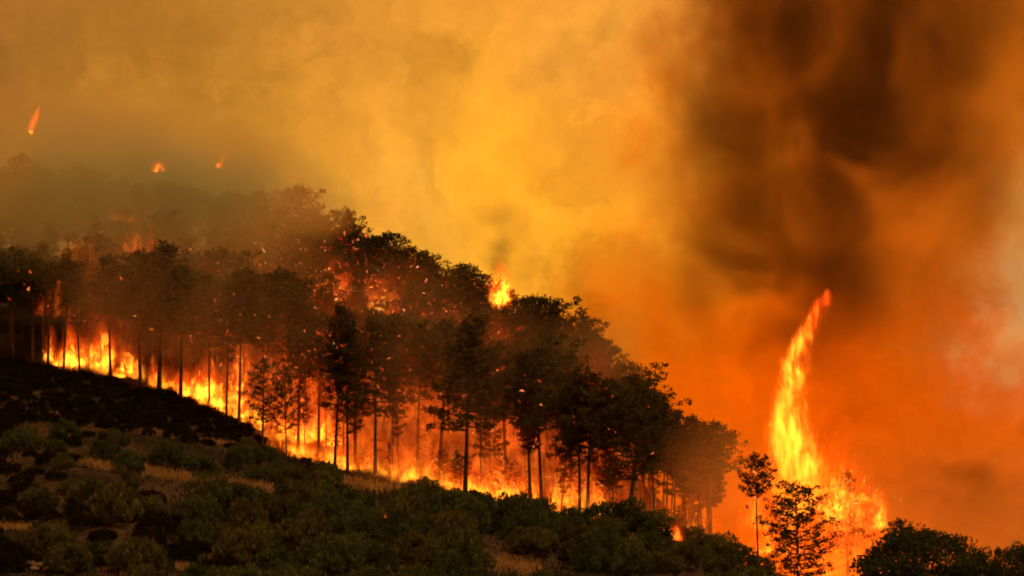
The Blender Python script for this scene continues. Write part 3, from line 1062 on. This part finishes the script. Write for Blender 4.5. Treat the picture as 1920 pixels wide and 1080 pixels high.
flame_at(1649, 1004, 214, 34, 90, 4.5, T_Y, 'separate slim yellow flame just left of the round oak')
for (u, v, w_, h_, s) in [(1430, 1130, 180, 320, 2.8), (1520, 1130, 220, 340, 3.4), (1590, 1140, 210, 330, 3.4), (1650, 1140, 130, 230, 2.8)]:
    flame_at(u, v, 221, w_, h_, s, T_R, 'wide red fire body around the foot of the tall flame', 'red fire round the tall flame', 1)

# embers glowing on twigs in the wood
m_em, t = new_mat('ember')
isl = t.n('ShaderNodeNewGeometry').outputs['Random Per Island']
t.n('ShaderNodeOutputMaterial', {'Surface': t.n('ShaderNodeEmission', {
    'Color': t.ramp(isl, [(0.0, (0.55, 0.03, 0.006)), (0.7, (0.9, 0.09, 0.012)), (0.92, (1.0, 0.18, 0.03)), (1.0, (1.0, 0.34, 0.10))]),
    'Strength': t.m('ADD', 0.4, t.m('MULTIPLY', t.m('POWER', isl, 5.0), 1.2))})})
ev, ef, nb = [], [], 0
ec = []
for (o, pr, s, wd) in TREES:
    uu, vv = px((o.location.x, o.location.y, o.location.z + 7 * s))
    wgt = 0
    if 360 < uu < 920 and 420 < vv < 690:
        wgt = 110
    elif 60 < uu <= 360 and 330 < vv < 620:
        wgt = 24
    elif 900 <= uu < 1080 and 540 < vv < 720:
        wgt = 60
    elif 500 < uu < 1200 and vv >= 690:
        wgt = 34
    elif 1400 < uu < 1680:
        wgt = 60
    if o.location.y < line_y(o.location.x) + 9 and uu < 1300:
        wgt *= 0.2
    for i in range(int(wgt * random.uniform(0.2, 1.7))):
        a = random.uniform(math.pi, 2 * math.pi)
        rr = pr['width'] * s * wd * random.uniform(0.5, 0.95)
        ec.append((o.location.x + rr * math.cos(a), o.location.y + rr * math.sin(a), o.location.z + pr['height'] * s * random.uniform(pr['base'] * 0.8, 0.9)))
for c in ec:
    sz = random.uniform(0.05, 0.11) * random.choice((1, 1, 1, 1.6))
    q = RNG.normal(0, 1, (4, 3)) * sz + np.array(c)
    ev.append(q)
    ef.append(np.array([[0, 1, 2], [0, 2, 3], [0, 3, 1], [1, 3, 2]]) + nb)
    nb += 4
tv, tf, nb = [], [], 0
for i in range(420):
    u, v = random.gauss(1588, 32), random.gauss(955, 42)
    q = np.array(at(u, v, 215 + random.uniform(-1.5, 1.5))) + np.stack([np.zeros(3), RNG.normal(0, .06, 3), np.array([RNG.normal(0, .04), RNG.normal(0, .04), random.uniform(.08, .3)]), RNG.normal(0, .05, 3)])
    tv.append(q)
    tf.append(np.array([[0, 1, 2], [0, 2, 3], [0, 3, 1], [1, 3, 2]]) + nb)
    nb += 4
m_tw, t = new_mat('burning_twig')
isl = t.n('ShaderNodeNewGeometry').outputs['Random Per Island']
t.n('ShaderNodeOutputMaterial', {'Surface': t.n('ShaderNodeEmission', {
    'Color': t.ramp(isl, [(0.0, (0.8, 0.05, 0.004)), (0.5, (1.0, 0.2, 0.01)), (1.0, (1.0, 0.48, 0.04))]), 'Strength': 1.0})})
link('burning_twigs', mesh('burning_twigs', np.concatenate(tv), np.concatenate(tf), m_tw), kind='stuff', label='bright burning twigs in the tree right of the tall flame', cat='embers')
link('embers', mesh('embers', np.concatenate(ev), np.concatenate(ef), m_em), kind='stuff', label='red embers glowing on twigs all through the wood', cat='embers')


# ------------------------------------------------------------------ smoke
def smoke_mat(name, absorb, scatter, scale, lo, hi, aniso=0.2, step=1.0):
    """Uneven smoke in a puff of unit radius; the object's colour carries its thickness."""
    m, t = new_mat(name)
    tcn = t.n('ShaderNodeTexCoord')
    inf = t.n('ShaderNodeObjectInfo')
    pos = t.n('ShaderNodeNewGeometry').outputs['Position']
    nz = t.n('ShaderNodeTexNoise', {'Vector': t.v('MULTIPLY', pos, (scale, scale, scale * 0.8)), 'Scale': 1.0, 'Detail': 4.0,
                                    'Roughness': 0.6, 'Distortion': 0.8}).outputs[0]
    r = t.v('LENGTH', tcn.outputs['Object'])
    body = t.m('SUBTRACT', 1.0, t.m('MULTIPLY', r, r), clamp=True)
    x = t.smooth(nz, lo, hi)
    oc = t.n('ShaderNodeSeparateColor', {0: inf.outputs['Color']})
    dn = t.m('MULTIPLY', t.m('MULTIPLY', t.m('POWER', body, 1.2), x), oc.outputs[0])
    sh = []
    if absorb is not None:
        sh.append(t.n('ShaderNodeVolumeAbsorption', {'Color': (*absorb, 1), 'Density': dn}))
    if scatter is not None:
        sh.append(t.n('ShaderNodeVolumeScatter', {'Color': (*scatter, 1), 'Density': dn, 'Anisotropy': aniso}))
    s = sh[0] if len(sh) == 1 else t.n('ShaderNodeAddShader', {0: sh[0], 1: sh[1]})
    t.n('ShaderNodeOutputMaterial', {'Volume': s})
    m.cycles.volume_step_rate = step
    return m


def unit_ball(mat):
    import bmesh
    bm = bmesh.new()
    bmesh.ops.create_icosphere(bm, subdivisions=3, radius=1.0)
    me = bpy.data.meshes.new('smoke')
    bm.to_mesh(me)
    bm.free()
    me.materials.append(mat)
    return me


B_DARK = unit_ball(smoke_mat('dark_smoke', (0.08, 0.0, 0.0), (0.16, 0.06, 0.015), 0.10, 0.36, 0.60, 0.3, 0.8))
B_WOOD = unit_ball(smoke_mat('wood_smoke', (0.8, 0.6, 0.5), (0.85, 0.50, 0.22), 0.10, 0.2, 0.7, 0.3))
B_PALE = unit_ball(smoke_mat('brown_smoke', (0.92, 0.85, 0.75), (0.92, 0.56, 0.20), 0.10, 0.2, 0.7, 0.45))


def puff(me, u, v, d, ru, rv, depth, tau, label):
    """A puff of smoke centred on pixel (u, v); tau is its thickness through the middle."""
    k = d / F_PX
    o = link('smoke', me, None, label, 'smoke', None, 'stuff')
    o.location = at(u, v, d)
    o.scale = (ru * k, depth, rv * k)
    o.color = (tau / depth, 0, 0, 1)
    return o


COL = 'dark brown smoke column rising above the tall flame'
for a in [(1530, 490, 246, 100, 120, 7, 0.6), (1480, 420, 250, 180, 170, 10, 0.9), (1450, 310, 252, 210, 190, 12, 0.9), (1620, 300, 252, 200, 170, 12, 1.3),
          (1430, 160, 255, 210, 210, 13, 1.0), (1580, 150, 255, 240, 200, 14, 1.0), (1720, 200, 255, 190, 180, 12, 1.2), (1420, 0, 258, 200, 190, 13, 1.1),
          (1580, -20, 258, 240, 190, 14, 1.1), (1780, 20, 258, 210, 180, 13, 1.0), (1370, 500, 250, 130, 180, 8, 0.7), (1500, 590, 248, 200, 150, 9, 0.7),
          (1640, 520, 250, 190, 150, 9, 0.8), (1800, 350, 256, 150, 140, 9, 0.5), (1350, 120, 254, 190, 230, 10, 0.45), (1350, 330, 252, 180, 210, 9, 0.4), (1290, 560, 254, 170, 160, 8, 0.3), (1640, 110, 256, 230, 190, 12, 0.5)]:
    a = a[:6] + (a[6] * 1.2,)
    puff(B_DARK, *a, COL)
TOR = 'small dark puff of smoke above the torching crest pine'
for a in [(940, 515, 272, 26, 40, 1.6, 0.7), (930, 470, 274, 44, 50, 2.2, 0.6), (905, 425, 276, 70, 56, 2.6, 0.35), (962, 418, 278, 56, 50, 2.2, 0.3), (1000, 510, 280, 70, 80, 3, 0.3)]:
    puff(B_DARK, *a, TOR)
for a in [(1800, 885, 235, 90, 30, 4, 0.35), (1860, 905, 238, 110, 34, 4, 0.25), (1780, 940, 232, 160, 80, 6, 0.25)]:
    puff(B_DARK, *a, 'low dark scrap of smoke above the round oak')
VEIL = 'brown smoke drifting over the top of the wood'
for a in [(20, 330, 256, 360, 210, 12, 3.0), (260, 340, 258, 300, 180, 12, 3.2), (470, 370, 260, 220, 130, 10, 2.6), (180, 470, 248, 300, 130, 8, 0.7),
          (420, 480, 250, 260, 100, 8, 0.6), (600, 390, 272, 110, 70, 6, 1.0)]:
    puff(B_PALE, *a, VEIL)
for a in [(640, 610, 232, 380, 170, 8, 0.4), (940, 720, 226, 320, 170, 7, 0.35), (330, 560, 238, 300, 130, 7, 0.35)]:
    puff(B_WOOD, *a, 'thin brown smoke sifting through the burning wood')
for a in [(1340, 900, 214, 130, 170, 5, 0.3), (1130, 660, 240, 120, 100, 6, 0.3)]:
    puff(B_WOOD, *a, 'reddish smoke hanging round the last pines of the fire line')
for a in [(770, 890, 221, 120, 44, 3, 0.12)]:
    puff(B_PALE, *a, 'thin smoke creeping out of the fire over the scrub')
